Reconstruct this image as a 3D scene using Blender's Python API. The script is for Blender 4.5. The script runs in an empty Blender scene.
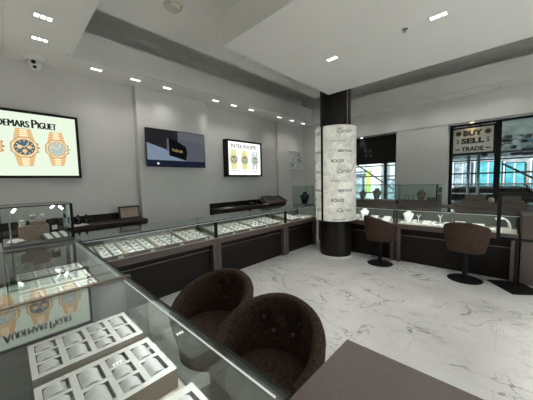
import bpy, bmesh, math, random
from mathutils import Vector, Matrix
random.seed(7)
C = bpy.context.scene.collection
PI = math.pi
R = math.radians

# ------------------------------------------------------------------ materials
def nodes(name):
    m = bpy.data.materials.new(name); m.use_nodes = True
    nt = m.node_tree
    for n in list(nt.nodes): nt.nodes.remove(n)
    out = nt.nodes.new('ShaderNodeOutputMaterial')
    return m, nt, out
def rgb(c): return (c[0], c[1], c[2], 1)
def pmat(name, col, rough=0.5, metal=0.0, spec=0.5, noise=0.0, nscale=20, bump=0.0, stretch=None, col2=None):
    m, nt, out = nodes(name)
    b = nt.nodes.new('ShaderNodeBsdfPrincipled')
    b.inputs['Base Color'].default_value = rgb(col)
    b.inputs['Roughness'].default_value = rough
    b.inputs['Metallic'].default_value = metal
    b.inputs['Specular IOR Level'].default_value = spec
    if noise or bump:
        tc = nt.nodes.new('ShaderNodeTexCoord'); mp = nt.nodes.new('ShaderNodeMapping')
        mp.inputs['Scale'].default_value = stretch or (1, 1, 1)
        nz = nt.nodes.new('ShaderNodeTexNoise'); nz.inputs['Scale'].default_value = nscale
        nz.inputs['Detail'].default_value = 5
        nt.links.new(tc.outputs['Object'], mp.inputs[0]); nt.links.new(mp.outputs[0], nz.inputs['Vector'])
        if noise:
            rp = nt.nodes.new('ShaderNodeValToRGB')
            rp.color_ramp.elements[0].position = .35; rp.color_ramp.elements[1].position = .65
            a = col2 or tuple(max(0, x*(1-noise)) for x in col)
            rp.color_ramp.elements[0].color = rgb(a)
            rp.color_ramp.elements[1].color = rgb(tuple(min(1, x*(1+noise)) for x in col) if not col2 else col)
            nt.links.new(nz.outputs['Fac'], rp.inputs[0]); nt.links.new(rp.outputs[0], b.inputs['Base Color'])
        if bump:
            bp = nt.nodes.new('ShaderNodeBump'); bp.inputs['Strength'].default_value = bump
            bp.inputs['Distance'].default_value = .004
            nt.links.new(nz.outputs['Fac'], bp.inputs['Height']); nt.links.new(bp.outputs[0], b.inputs['Normal'])
    nt.links.new(b.outputs[0], out.inputs[0])
    return m
def emat(name, col, s):
    m, nt, out = nodes(name)
    e = nt.nodes.new('ShaderNodeEmission'); e.inputs[0].default_value = rgb(col); e.inputs[1].default_value = s
    nt.links.new(e.outputs[0], out.inputs[0]); return m
def gmat(name, tint, f0, rough=0.0):
    m, nt, out = nodes(name)
    t = nt.nodes.new('ShaderNodeBsdfTransparent'); t.inputs[0].default_value = rgb(tint)
    g = nt.nodes.new('ShaderNodeBsdfGlossy'); g.inputs['Roughness'].default_value = rough
    g.inputs[0].default_value = (.92, .96, .95, 1)
    lw = nt.nodes.new('ShaderNodeLayerWeight'); lw.inputs[0].default_value = .5
    pw = nt.nodes.new('ShaderNodeMath'); pw.operation = 'POWER'; pw.inputs[1].default_value = 5
    ml = nt.nodes.new('ShaderNodeMath'); ml.operation = 'MULTIPLY_ADD'
    ml.inputs[1].default_value = 1-f0; ml.inputs[2].default_value = f0
    mx = nt.nodes.new('ShaderNodeMixShader')
    nt.links.new(lw.outputs['Facing'], pw.inputs[0]); nt.links.new(pw.outputs[0], ml.inputs[0])
    nt.links.new(ml.outputs[0], mx.inputs[0]); nt.links.new(t.outputs[0], mx.inputs[1]); nt.links.new(g.outputs[0], mx.inputs[2])
    nt.links.new(mx.outputs[0], out.inputs[0]); return m

def marble():
    m, nt, out = nodes('polished_marble')
    N = nt.nodes.new; L = nt.links.new
    b = N('ShaderNodeBsdfPrincipled'); b.inputs['Roughness'].default_value = .09
    tc = N('ShaderNodeTexCoord')
    mp = N('ShaderNodeMapping'); mp.inputs['Rotation'].default_value = (0, 0, R(28)); mp.inputs['Scale'].default_value = (1.0, 1.6, 1)
    L(tc.outputs['Object'], mp.inputs[0])
    def vein(scale, dist, lo, hi, seed):
        nz = N('ShaderNodeTexNoise'); nz.inputs['Scale'].default_value = scale; nz.inputs['Detail'].default_value = 4
        nz.inputs['Roughness'].default_value = .55; nz.inputs['Distortion'].default_value = dist
        ad = N('ShaderNodeVectorMath'); ad.operation = 'ADD'; ad.inputs[1].default_value = (seed, seed*1.7, 0)
        L(mp.outputs[0], ad.inputs[0]); L(ad.outputs[0], nz.inputs['Vector'])
        s = N('ShaderNodeMath'); s.operation = 'SUBTRACT'; s.inputs[1].default_value = .5; L(nz.outputs['Fac'], s.inputs[0])
        a = N('ShaderNodeMath'); a.operation = 'ABSOLUTE'; L(s.outputs[0], a.inputs[0])
        r = N('ShaderNodeMapRange'); r.inputs['From Min'].default_value = lo; r.inputs['From Max'].default_value = hi
        r.inputs['To Min'].default_value = 1; r.inputs['To Max'].default_value = 0
        L(a.outputs[0], r.inputs['Value']); return r.outputs[0]
    v1 = vein(1.25, .8, 0.0, .011, 3.1); v2 = vein(2.5, 1.0, 0.0, .011, 11.3)
    # break the veins up
    nb = N('ShaderNodeTexNoise'); nb.inputs['Scale'].default_value = 1.9; nb.inputs['Detail'].default_value = 3; L(tc.outputs['Object'], nb.inputs['Vector'])
    rb = N('ShaderNodeMapRange'); rb.inputs['From Min'].default_value = .40; rb.inputs['From Max'].default_value = .55; L(nb.outputs['Fac'], rb.inputs['Value'])
    m1 = N('ShaderNodeMath'); m1.operation = 'MULTIPLY'; L(v1, m1.inputs[0]); L(rb.outputs[0], m1.inputs[1])
    m2 = N('ShaderNodeMath'); m2.operation = 'MULTIPLY'; L(v2, m2.inputs[0]); L(rb.outputs[0], m2.inputs[1])
    m3 = N('ShaderNodeMath'); m3.operation = 'MULTIPLY'; m3.inputs[1].default_value = .4; L(m2.outputs[0], m3.inputs[0])
    m4 = N('ShaderNodeMath'); m4.operation = 'MULTIPLY'; m4.inputs[1].default_value = .8; L(m1.outputs[0], m4.inputs[0])
    mx = N('ShaderNodeMath'); mx.operation = 'MAXIMUM'; L(m4.outputs[0], mx.inputs[0]); L(m3.outputs[0], mx.inputs[1])
    # soft clouds
    nc = N('ShaderNodeTexNoise'); nc.inputs['Scale'].default_value = 1.1; nc.inputs['Detail'].default_value = 4; L(tc.outputs['Object'], nc.inputs['Vector'])
    base = N('ShaderNodeValToRGB'); base.color_ramp.elements[0].position = .35; base.color_ramp.elements[1].position = .6
    base.color_ramp.elements[0].color = (.62, .62, .605, 1); base.color_ramp.elements[1].color = (.74, .74, .725, 1)
    L(nc.outputs['Fac'], base.inputs[0])
    mix = N('ShaderNodeMix'); mix.data_type = 'RGBA'; mix.inputs['B'].default_value = (.16, .16, .16, 1)
    L(mx.outputs[0], mix.inputs['Factor']); L(base.outputs[0], mix.inputs['A'])
    # large tiles with hairline joints
    br = N('ShaderNodeTexBrick'); br.offset = 0.5; br.inputs['Scale'].default_value = 1
    br.inputs['Brick Width'].default_value = 1.2; br.inputs['Row Height'].default_value = .6
    br.inputs['Mortar Size'].default_value = .0022; br.inputs['Mortar Smooth'].default_value = .2
    br.inputs['Color1'].default_value = (1, 1, 1, 1); br.inputs['Color2'].default_value = (.96, .96, .96, 1); br.inputs['Mortar'].default_value = (.74, .74, .73, 1)
    L(tc.outputs['Object'], br.inputs['Vector'])
    mu = N('ShaderNodeMix'); mu.data_type = 'RGBA'; mu.blend_type = 'MULTIPLY'; mu.inputs['Factor'].default_value = 1
    L(mix.outputs['Result'], mu.inputs['A']); L(br.outputs['Color'], mu.inputs['B'])
    L(mu.outputs['Result'], b.inputs['Base Color']); L(b.outputs[0], out.inputs[0])
    return m

M = dict(
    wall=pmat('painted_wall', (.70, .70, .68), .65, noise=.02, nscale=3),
    ceil=pmat('painted_ceiling', (.82, .82, .79), .7, noise=.015, nscale=2),
    floor=marble(),
    brown=pmat('taupe_laminate', (.105, .079, .071), .42, noise=.14, nscale=14, stretch=(1, 1, 6)),
    browntop=pmat('taupe_laminate_top', (.135, .105, .098), .42, noise=.10, nscale=40, stretch=(9, 1, 1), spec=.3),
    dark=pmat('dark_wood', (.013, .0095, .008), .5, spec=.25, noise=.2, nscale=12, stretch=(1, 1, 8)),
    espresso=pmat('espresso_wood', (.030, .021, .018), .45, spec=.3, noise=.25, nscale=10, stretch=(1, 6, 1)),
    rail=pmat('brown_rail', (.15, .115, .10), .3),
    black=pmat('black_metal', (.006, .006, .006), .45, spec=.25),
    blackgloss=pmat('black_gloss', (.006, .005, .005), .2),
    column=pmat('column_laminate', (.010, .007, .006), .38, spec=.3, noise=.3, nscale=8, stretch=(1, 1, .2)),
    chrome=pmat('satin_chrome', (.6, .6, .6), .25, 1.0),
    steel=pmat('brushed_steel', (.42, .42, .41), .35, .9),
    white=pmat('white_plastic', (.75, .75, .73), .45),
    pad=pmat('white_leatherette', (.78, .77, .74), .5),
    linen=pmat('cream_linen', (.60, .545, .47), .8, noise=.06, nscale=120, bump=.2),
    tray=pmat('pale_tray', (.56, .545, .52), .6, noise=.05, nscale=160),
    trayside=pmat('tray_side', (.25, .205, .165), .7, noise=.06, nscale=90),
    suede=pmat('grey_suede', (.50, .50, .49), .7, noise=.10, nscale=60),
    gold=pmat('gold_trim', (.50, .41, .28), .5, .2),
    deck=pmat('case_deck', (.50, .46, .40), .75, noise=.05, nscale=60),
    greydeck=pmat('grey_deck', (.15, .15, .15), .7, noise=.06, nscale=60),
    doors=pmat('grey_door', (.11, .112, .10), .4),
    greypanel=pmat('grey_panel', (.105, .102, .10), .5),
    fabric=pmat('brown_fabric', (.072, .046, .033), .8, noise=.9, nscale=75, bump=.6, col2=(.026, .017, .0125), spec=.12),
    button=pmat('button_fabric', (.055, .038, .029), .5),
    brownleather=pmat('brown_leather', (.17, .122, .098), .5, noise=.15, nscale=40),
    wood=pmat('beige_wood', (.34, .25, .20), .6, noise=.18, nscale=25, stretch=(1, 1, 5)),
    tan=pmat('tan_card', (.30, .235, .19), .5, noise=.1, nscale=8),
    ink=pmat('black_ink', (.01, .01, .01), .6),
    inkgrey=pmat('grey_ink', (.10, .10, .095), .6),
    glass=gmat('clear_glass', (.95, .975, .965), .025),
    glasstop=gmat('counter_glass', (.90, .94, .925), .06),
    glassnear=gmat('reflective_counter_glass', (.95, .97, .96), .115),
    glassgreen=gmat('green_glass', (.90, .95, .935), .03),
    glassedge=pmat('glass_edge', (.015, .022, .02), .5, spec=.2),
    glassfront=gmat('reflective_front_glass', (.90, .94, .925), .11),
    ivory=pmat('ivory_plastic', (.60, .57, .50), .5),
    profile=pmat('pale_profile', (.62, .64, .62), .35),
    winglass=gmat('window_glass', (.9, .95, .95), .04),
    led=emat('led_strip', (.93, 1.0, .97), .75),
    ledhead=emat('led_head', (1, 1, 1), 5.0),
    lens=emat('lamp_lens', (1, .98, .94), 4.0),
    lensoff=pmat('lamp_lens_off', (.30, .30, .29), .3),
    warm=emat('warm_lamp', (1, .72, .36), 3.0),
)
PST = 1.08
M.update(
    ap_bg=emat('poster_cream_green', (.63, .71, .575), PST), ap_gold=emat('poster_rose_gold', (.82, .55, .27), PST*.82),
    ap_gold2=emat('poster_dark_gold', (.50, .30, .13), PST*.62), ap_blue=emat('poster_blue_dial', (.10, .14, .17), PST*.8),
    ap_silver=emat('poster_silver_dial', (.55, .62, .58), PST*.7), ap_ink=emat('poster_ink', (.02, .02, .02), 1),
    ap_light=emat('poster_light_gold', (.95, .76, .50), PST*.92),
    pp_bg=emat('poster_white', (.93, .97, .90), PST), pp_yel=emat('poster_pale_gold', (.90, .86, .42), PST*.8),
    pp_grey=emat('poster_dial_grey', (.22, .24, .20), PST*.8), pp_ink=emat('poster_grey_ink', (.12, .13, .13), 1),
    pp_steel=emat('poster_steel', (.55, .66, .62), PST*.8), pp_dk=emat('poster_dark_strap', (.42, .38, .16), PST*.7),
    tv_bg=emat('screen_grey_blue', (.072, .076, .092), 1), tv_dk=emat('screen_dark', (.016, .014, .016), 1),
    tv_blue=emat('screen_pale_blue', (.155, .20, .27), 1), tv_blk=emat('screen_black', (.004, .004, .005), 1),
    tv_navy=emat('screen_navy', (.008, .012, .024), 1), tv_gold=emat('screen_gold', (.40, .30, .14), 1),
    tv_wht=emat('screen_white', (.6, .65, .7), 1), tv_mid=emat('screen_mid', (.088, .092, .108), 1),
)

def shroud_mat():
    m, nt, out = nodes('backlit_marbled_film')
    N = nt.nodes.new; L = nt.links.new
    tc = N('ShaderNodeTexCoord'); nz = N('ShaderNodeTexNoise'); nz.inputs['Scale'].default_value = 4; nz.inputs['Detail'].default_value = 6; nz.inputs['Distortion'].default_value = 1.2
    L(tc.outputs['Object'], nz.inputs['Vector'])
    rp = N('ShaderNodeValToRGB'); rp.color_ramp.elements[0].position = .35; rp.color_ramp.elements[1].position = .65
    rp.color_ramp.elements[0].color = (.46, .46, .41, 1); rp.color_ramp.elements[1].color = (.72, .72, .65, 1)
    L(nz.outputs['Fac'], rp.inputs[0])
    b = N('ShaderNodeBsdfPrincipled'); b.inputs['Roughness'].default_value = .35
    L(rp.outputs[0], b.inputs['Base Color']); L(rp.outputs[0], b.inputs['Emission Color']); b.inputs['Emission Strength'].default_value = .30
    L(b.outputs[0], out.inputs[0]); return m
M['shroud'] = shroud_mat()

# ------------------------------------------------------------------ mesh helper
class MB:
    def __init__(s): s.v = []; s.f = []; s.m = []; s.mats = []
    def mi(s, m):
        m = M[m] if isinstance(m, str) else m
        if m not in s.mats: s.mats.append(m)
        return s.mats.index(m)
    def add(s, vs, fs, m):
        o = len(s.v); k = s.mi(m)
        s.v += [tuple(v) for v in vs]
        for f in fs: s.f.append([i+o for i in f]); s.m.append(k)
        return s
    def box(s, x0, x1, y0, y1, z0, z1, m):
        v = [(x, y, z) for z in (z0, z1) for y in (y0, y1) for x in (x0, x1)]
        return s.add(v, [(0, 2, 3, 1), (4, 5, 7, 6), (0, 1, 5, 4), (1, 3, 7, 5), (3, 2, 6, 7), (2, 0, 4, 6)], m)
    def tube(s, p, q, r, m, n=10, r2=None):
        p = Vector(p); q = Vector(q); r2 = r if r2 is None else r2
        d = (q-p).normalized(); a = d.orthogonal().normalized(); b = d.cross(a)
        v = []
        for c, rr in ((p, r), (q, r2)):
            for i in range(n):
                t = 2*PI*i/n; v.append(c+a*(rr*math.cos(t))+b*(rr*math.sin(t)))
        f = [(i, (i+1) % n, n+(i+1) % n, n+i) for i in range(n)]
        f += [tuple(range(n-1, -1, -1)), tuple(range(n, 2*n))]
        return s.add(v, f, m)
    def lathe(s, prof, m, c=(0, 0, 0), n=32, cap=True):
        v = []; k = len(prof)
        for r, z in prof:
            for i in range(n):
                t = 2*PI*i/n; v.append((c[0]+r*math.cos(t), c[1]+r*math.sin(t), c[2]+z))
        f = []
        for j in range(k-1):
            for i in range(n):
                f.append((j*n+i, j*n+(i+1) % n, (j+1)*n+(i+1) % n, (j+1)*n+i))
        if cap: f += [tuple(range(n-1, -1, -1)), tuple(range((k-1)*n, k*n))]
        return s.add(v, f, m)
    def prism(s, poly, fn, d0, d1, m):
        # poly: 2D ccw points; fn(u, v, d) -> xyz
        n = len(poly); v = [fn(a, b, d0) for a, b in poly]+[fn(a, b, d1) for a, b in poly]
        f = [tuple(range(n-1, -1, -1)), tuple(range(n, 2*n))]+[(i, (i+1) % n, n+(i+1) % n, n+i) for i in range(n)]
        return s.add(v, f, m)
    def poly(s, pts, m): return s.add(pts, [tuple(range(len(pts)))], m)
    def sphere(s, c, r, m, n=12, k=8, sz=1.0):
        prof = [(max(1e-4, r*math.sin(PI*j/k)), -r*sz*math.cos(PI*j/k)) for j in range(k+1)]
        return s.lathe(prof, m, c, n)
    def build(s, name, parent=None, loc=(0, 0, 0), rz=0, smooth=False, bevel=0, fixn=True):
        me = bpy.data.meshes.new(name)
        me.from_pydata(s.v, [], s.f)
        for m in s.mats: me.materials.append(m)
        for p, k in zip(me.polygons, s.m): p.material_index = k
        if fixn or bevel:
            bm = bmesh.new(); bm.from_mesh(me)
            if bevel:
                es = [e for e in bm.edges if len(e.link_faces) == 2 and e.calc_face_angle(0) > .6]
                bmesh.ops.bevel(bm, geom=es, offset=bevel, segments=2, profile=.5, affect='EDGES', clamp_overlap=True)
            if fixn: bmesh.ops.recalc_face_normals(bm, faces=bm.faces)
            bm.to_mesh(me); bm.free()
        if smooth:
            me.shade_smooth()
            me.set_sharp_from_angle(angle=R(38))
        o = bpy.data.objects.new(name, me); C.objects.link(o)
        o.location = loc; o.rotation_euler = (0, 0, rz)
        if parent: o.parent = parent
        return o

def thing(name, label, cat, loc=(0, 0, 0), rz=0, group=None):
    o = bpy.data.objects.new(name, None); C.objects.link(o)
    o.empty_display_size = .1
    o.location = loc; o.rotation_euler = (0, 0, rz)
    o['label'] = label; o['category'] = cat
    if group: o['group'] = group
    return o
def tag(o, label, cat, group=None):
    o['label'] = label; o['category'] = cat
    if group: o['group'] = group
    return o
def struct(o, label=None, cat=None):
    o['kind'] = 'structure'
    if label: o['label'] = label
    if cat: o['category'] = cat
    return o
def dup(root, loc, rz=0, label=None, group=None):
    def rec(o, par):
        c = o.copy(); C.objects.link(c)
        if par: c.parent = par
        for ch in list(o.children): rec(ch, c)
        return c
    r = rec(root, None); r.location = loc; r.rotation_euler = (0, 0, rz)
    if label: r['label'] = label
    if group: r['group'] = group
    return r

_tc = {}
def text_mesh(txt, bold=0.0, shear=0.0):
    key = (txt, bold, shear)
    if key not in _tc:
        cu = bpy.data.curves.new('t', 'FONT'); cu.body = txt; cu.size = 1; cu.offset = bold; cu.shear = shear; cu.resolution_u = 3
        o = bpy.data.objects.new('t', cu); C.objects.link(o)
        dg = bpy.context.evaluated_depsgraph_get(); dg.update()
        me = bpy.data.meshes.new_from_object(o.evaluated_get(dg))
        vs = [tuple(v.co) for v in me.vertices]; fs = [tuple(p.vertices) for p in me.polygons]
        C.objects.unlink(o); bpy.data.objects.remove(o); bpy.data.curves.remove(cu); bpy.data.meshes.remove(me)
        xs = [v[0] for v in vs]; ys = [v[1] for v in vs]
        x0, x1, y0, y1 = min(xs), max(xs), min(ys), max(ys)
        _tc[key] = ([((v[0]-x0)/(x1-x0), (v[1]-y0)/(y1-y0)) for v in vs], fs, (x1-x0)/(y1-y0))
    return _tc[key]
def put_text(mb, txt, fn, u0, u1, v0, v1, m, bold=0.0, shear=0.0):
    vs, fs, _ = text_mesh(txt, bold, shear)
    mb.add([fn(u0+(u1-u0)*a, v0+(v1-v0)*b) for a, b in vs], fs, m)

# ------------------------------------------------------------------ setting
XL, YB, ZS, ZC = -5.0, 7.1, 3.373, 3.92
def S(name, m, *boxes, label=None, cat=None):
    mb = MB()
    for b in boxes: mb.box(*b, m)
    return struct(mb.build(name))
S('floor', 'floor', (-5.2, 4.2, -3.2, 7.65, -.1, 0))
ZT2 = 4.30
S('ceiling', 'ceil', (-3.98, 4.2, -3.2, 6.28, ZC, ZC+.1), (-5.2, 4.2, -3.2, 7.25, ZT2, ZT2+.1))
S('wall_left', 'wall', (-5.2, XL, -3.2, 7.65, 0, ZT2), (XL, -4.85, 1.74, 3.20, 0, ZS), (XL, -4.93, 5.72, 6.27, 0, ZS))
S('wall_front', 'brown', (-5.2, 4.2, -3.2, -3.0, 0, ZT2))  # out of view; coloured dark to cut light from the side
S('wall_right', 'brown', (4.0, 4.2, -3.0, 7.65, 2.85, ZT2), (4.0, 4.2, -3.0, 1.2, 0, 2.85), (4.0, 4.2, 4.88, 7.65, 0, 2.85))  # also unseen, and dark for the same reason
wf = MB()
for yy in (1.2, 3.0, 4.8): wf.box(4.06, 4.14, yy, yy+.08, 0, 2.85, 'black')
wf.box(4.06, 4.14, 1.2, 4.88, 0, .1, 'black'); wf.box(4.06, 4.14, 1.2, 4.88, 2.77, 2.85, 'black')
wf = struct(wf.build('window_unseen'))  # unseen storefront window, added to bring daylight onto the ceiling
MB().box(4.095, 4.105, 1.2, 4.88, .1, 2.77, 'winglass').build('pane', wf)
S('wall_back', 'wall', (XL, 4.0, 7.1, 7.25, 2.81, ZT2), (-2.06, -.965, 7.12, 7.6, 0, 2.81), (XL, -3.62, 7.12, 7.6, 0, 2.81),
  (-3.62, -2.06, 7.40, 7.6, 0, .55), (-.965, 4.0, 7.40, 7.6, 0, .55))
S('ceiling_window_bay', 'ceil', (XL, 4.0, 7.25, 7.65, 2.81, 2.9))
# soffit along the left wall, the near soffit and the soffit along the window wall: slab plus thin upstand
S('trim_1', 'ceil', (XL, -4.31, .70, 7.1, ZS, ZS+.06)); S('trim_6', 'wall', (-4.36, -4.304, .698, 6.604, ZS-.002, 3.75))  # upstand takes the darker wall paint to stand in for its shade
S('trim_2', 'ceil', (XL, 4.0, .12, .70, ZS, ZS+.06), (-4.30, 4.0, .70, .76, ZS, 3.75))
S('trim_3', 'ceil', (-4.31, 4.0, 6.61, 7.1, ZS, ZS+.06)); S('trim_7', 'wall', (-4.36, 4.0, 6.604, 6.66, ZS-.002, 3.75))  # upstand again in wall paint, darker than the slab, for shade
S('trim_4', 'ceil', (XL, 4.0, -3.0, .12, ZS+.02, ZS+.08))
# floating drop panel, hung from a smaller neck
S('trim_5', 'ceil', (-2.52, 4.0, 1.95, 4.46, 3.25, 3.61), (-2.2, 4.0, 2.27, 4.14, 3.61, ZC))
S('baseboard_back', 'wall', (-2.06, -.965, 7.10, 7.12, 0, .1))
S('baseboard_left', 'wall', (XL, -4.985, -3.0, 1.74, 0, .1), (XL, -4.985, 3.22, 5.72, 0, .1))

def window(name, x0, x1, mull, label):
    f = MB(); t = .06; y0, y1 = 7.42, 7.50; z0, z1 = .55, 2.81
    f.box(x0, x0+t, y0, y1, z0, z1, 'black'); f.box(x1-t, x1, y0, y1, z0, z1, 'black')
    f.box(x0, x1, y0, y1, z0, z0+t, 'black'); f.box(x0, x1, y0, y1, z1-t*.7, z1, 'black')
    for mx, w in mull: f.box(mx-w/2, mx+w/2, y0-.01, y1, z0+t, z1-t*.7, 'black')
    o = struct(f.build(name, bevel=.003))
    g = MB(); g.box(x0+t, x1-t, 7.455, 7.467, z0+t, z1-t*.7, 'winglass'); g.build('pane', o)
    return o
window('window_1', -3.62, -2.06, [(-2.42, .05)], '')
window('window_2', -.965, 3.9, [(-.11, .105), (1.4, .1), (2.7, .1)], '')

# ------------------------------------------------------------------ lamps
def downlight_proto():
    t = thing('recessed_downlight', 'x', 'ceiling light', (0, 0, 0), 0, 'recessed triple ceiling lights')
    tr = MB()
    L_, W_ = .165, .10
    for a in ((-L_/2, L_/2, -W_/2, -W_/2+.016), (-L_/2, L_/2, W_/2-.016, W_/2)): tr.box(a[0], a[1], a[2], a[3], -.006, 0, 'white')
    for x in (-L_/2, -.0315, .0215, L_/2-.01): tr.box(x, x+.01, -W_/2+.016, W_/2-.016, -.006, 0, 'white')
    tr.build('trim', t)
    for k in (-1, 0, 1):
        l = MB(); l.box(k*.05-.018, k*.05+.018, -.032, .032, -.004, -.001, 'lens'); l.build('lens', t)
    return t
D0 = downlight_proto()
def spot(loc, e, ang=110, blend=.7, col=(1, .965, .91), tilt=(0, 0)):
    l = bpy.data.lights.new('spot', 'SPOT'); l.energy = e; l.spot_size = R(ang); l.spot_blend = blend; l.color = col; l.shadow_soft_size = .06
    o = bpy.data.objects.new('spot', l); C.objects.link(o); o.location = loc; o.rotation_euler = (tilt[0], tilt[1], 0); return o
used = [0]
def downlight(x, y, z, rz, label, e=60, off=False, blend=1.0, ang=118, **k):
    if not used[0]: o = D0; o.location = (x, y, z); o.rotation_euler = (0, 0, rz); o['label'] = label; used[0] = 1
    else: o = dup(D0, (x, y, z), rz, label)
    if off:
        for c in o.children:
            if c.name.startswith('lens'):
                c.data = bpy.data.meshes.get('lens_unlit') or lens_unlit(c.data)
    if e: spot((x, y, z-.02), e, ang, blend)
    return o
def lens_unlit(me):
    n = me.copy(); n.name = 'lens_unlit'; n.materials.clear(); n.materials.append(M['lensoff']); return n
EW = 10
lw_labels = ['triple downlight in left soffit between security camera and pilaster', 'triple downlight in left soffit above left edge of wall screen',
    'triple downlight in left soffit above middle of wall screen', 'triple downlight in left soffit above left side of small watch lightbox',
    'triple downlight in left soffit above middle of small watch lightbox', 'triple downlight in left soffit above right side of small watch lightbox',
    'third triple downlight from far end of left soffit', 'second triple downlight from far end of left soffit', 'farthest triple downlight on the left soffit, beside column']
for (y, lb) in zip((1.10, 1.66, 2.21, 3.285, 3.79, 4.34, 5.4, 5.97, 6.55), lw_labels):
    downlight(-4.58, y, ZS, PI/2, lb, EW)
downlight(-3.55, .405, ZS, PI/2, 'upper of the two triple downlights at top left, nearer the camera', EW)
downlight(-4.10, .42, ZS, PI/2, 'triple downlight directly above the dome security camera at top left', EW)
for i, x in enumerate((-2.9, -2.0, -1.16, -.6, -.06)):
    downlight(x, 6.93, ZS, 0, ['unlit triple downlight in far soffit nearest the column', 'second unlit downlight from column in far soffit', 'middle unlit downlight in far soffit above wall panel',
        'fourth unlit downlight from column in far soffit', 'unlit downlight in far soffit nearest right edge, above the black framed window'][i], 0, True); spot((x, 6.70, ZS-.02), 5, 150, 1.0)  # added spots, set forward of these fixtures, light the far wall
EP = 74
downlight(-1.75, 3.2, 3.25, 0, 'bright triple downlight in dropped ceiling panel left of the sprinkler', EP, ang=150)
downlight(-.54, 3.18, 3.25, 0, 'bright triple downlight in dropped ceiling panel at top right of picture', EP, ang=150)
for (x, y) in ((2.3, 3.6), (3.1, 3.6), (2.3, 2.4), (3.1, 2.4), (3.1, .4), (2.0, .4)): spot((x, y, 3.23), 500, 80, .8)  # added spots without fixtures: bright unseen floor bounces light to the ceiling
for x in (1.2, 2.4): spot((x, .42, ZS-.02), EW)
for x in (-3.5, -1.5, .5, 2.5): spot((x, -1.5, ZS-.02), 260, 90)  # more added spots behind the camera, unseen, for ceiling bounce
# under-bay lamps above the windows
for (x, lb) in ((-3.05, 'small round downlight above the left window'), ):
    t = thing('bay_downlight', lb, 'ceiling light', (x, 7.30, 2.81))
    MB().lathe([(.05, -.008), (.05, 0)], 'white', n=20).build('trim', t); MB().lathe([(.035, -.010), (.035, -.008)], 'lens', n=20).build('lens', t)
    spot((x, 7.30, 2.77), 6, 100)
t = thing('bay_downlight', 'small warm downlight shining on the buy sell trade sign', 'ceiling light', (-.55, 7.26, 2.81))
MB().lathe([(.05, -.008), (.05, 0)], 'white', n=20).build('trim', t); MB().lathe([(.04, -.012), (.04, -.008)], 'warm', n=20).build('lens', t)
spot((-.55, 7.24, 2.785), 2.5, 130, .8, (1, .66, .3), (R(12), 0))

# ceiling hardware
t = thing('smoke_detector', 'round white smoke detector on upper ceiling near top of picture', 'smoke detector', (-3.2, 1.68, ZC))
MB().lathe([(.115, -.02), (.12, 0)], 'ivory').build('base', t, smooth=True)
MB().lathe([(.055, -.065), (.08, -.058), (.09, -.02)], 'ivory').build('cap', t, smooth=True)
t = thing('fire_sprinkler', 'small sprinkler head on dropped ceiling between two downlights', 'sprinkler', (-.85, 3.18, 3.25), 0, 'sprinklers')
MB().lathe([(.03, -.005), (.03, 0)], 'chrome', n=20).build('escutcheon', t)
MB().lathe([(.008, -.03), (.008, -.005)], 'steel', n=10).lathe([(.018, -.036), (.018, -.030)], 'steel', n=12).build('head', t)
dup(t, (-3.52, 3.2, ZC), 0, 'small dark sprinkler head on upper ceiling below corner of dropped panel')
t = thing('security_camera', 'white turret security camera on soffit at top left', 'camera', (-4.74, .41, ZS), R(-8))
MB().lathe([(.10, -.055), (.125, 0)], 'white').build('base', t, smooth=True)
MB().sphere((.01, 0, -.09), .08, 'white', 20, 14).build('housing', t, smooth=True)
l = MB(); l.sphere((.072, -.006, -.085), .030, 'blackgloss', 14, 10); l.sphere((.058, 0, -.137), .024, 'blackgloss', 14, 10); l.build('lens', t, smooth=True)

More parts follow.
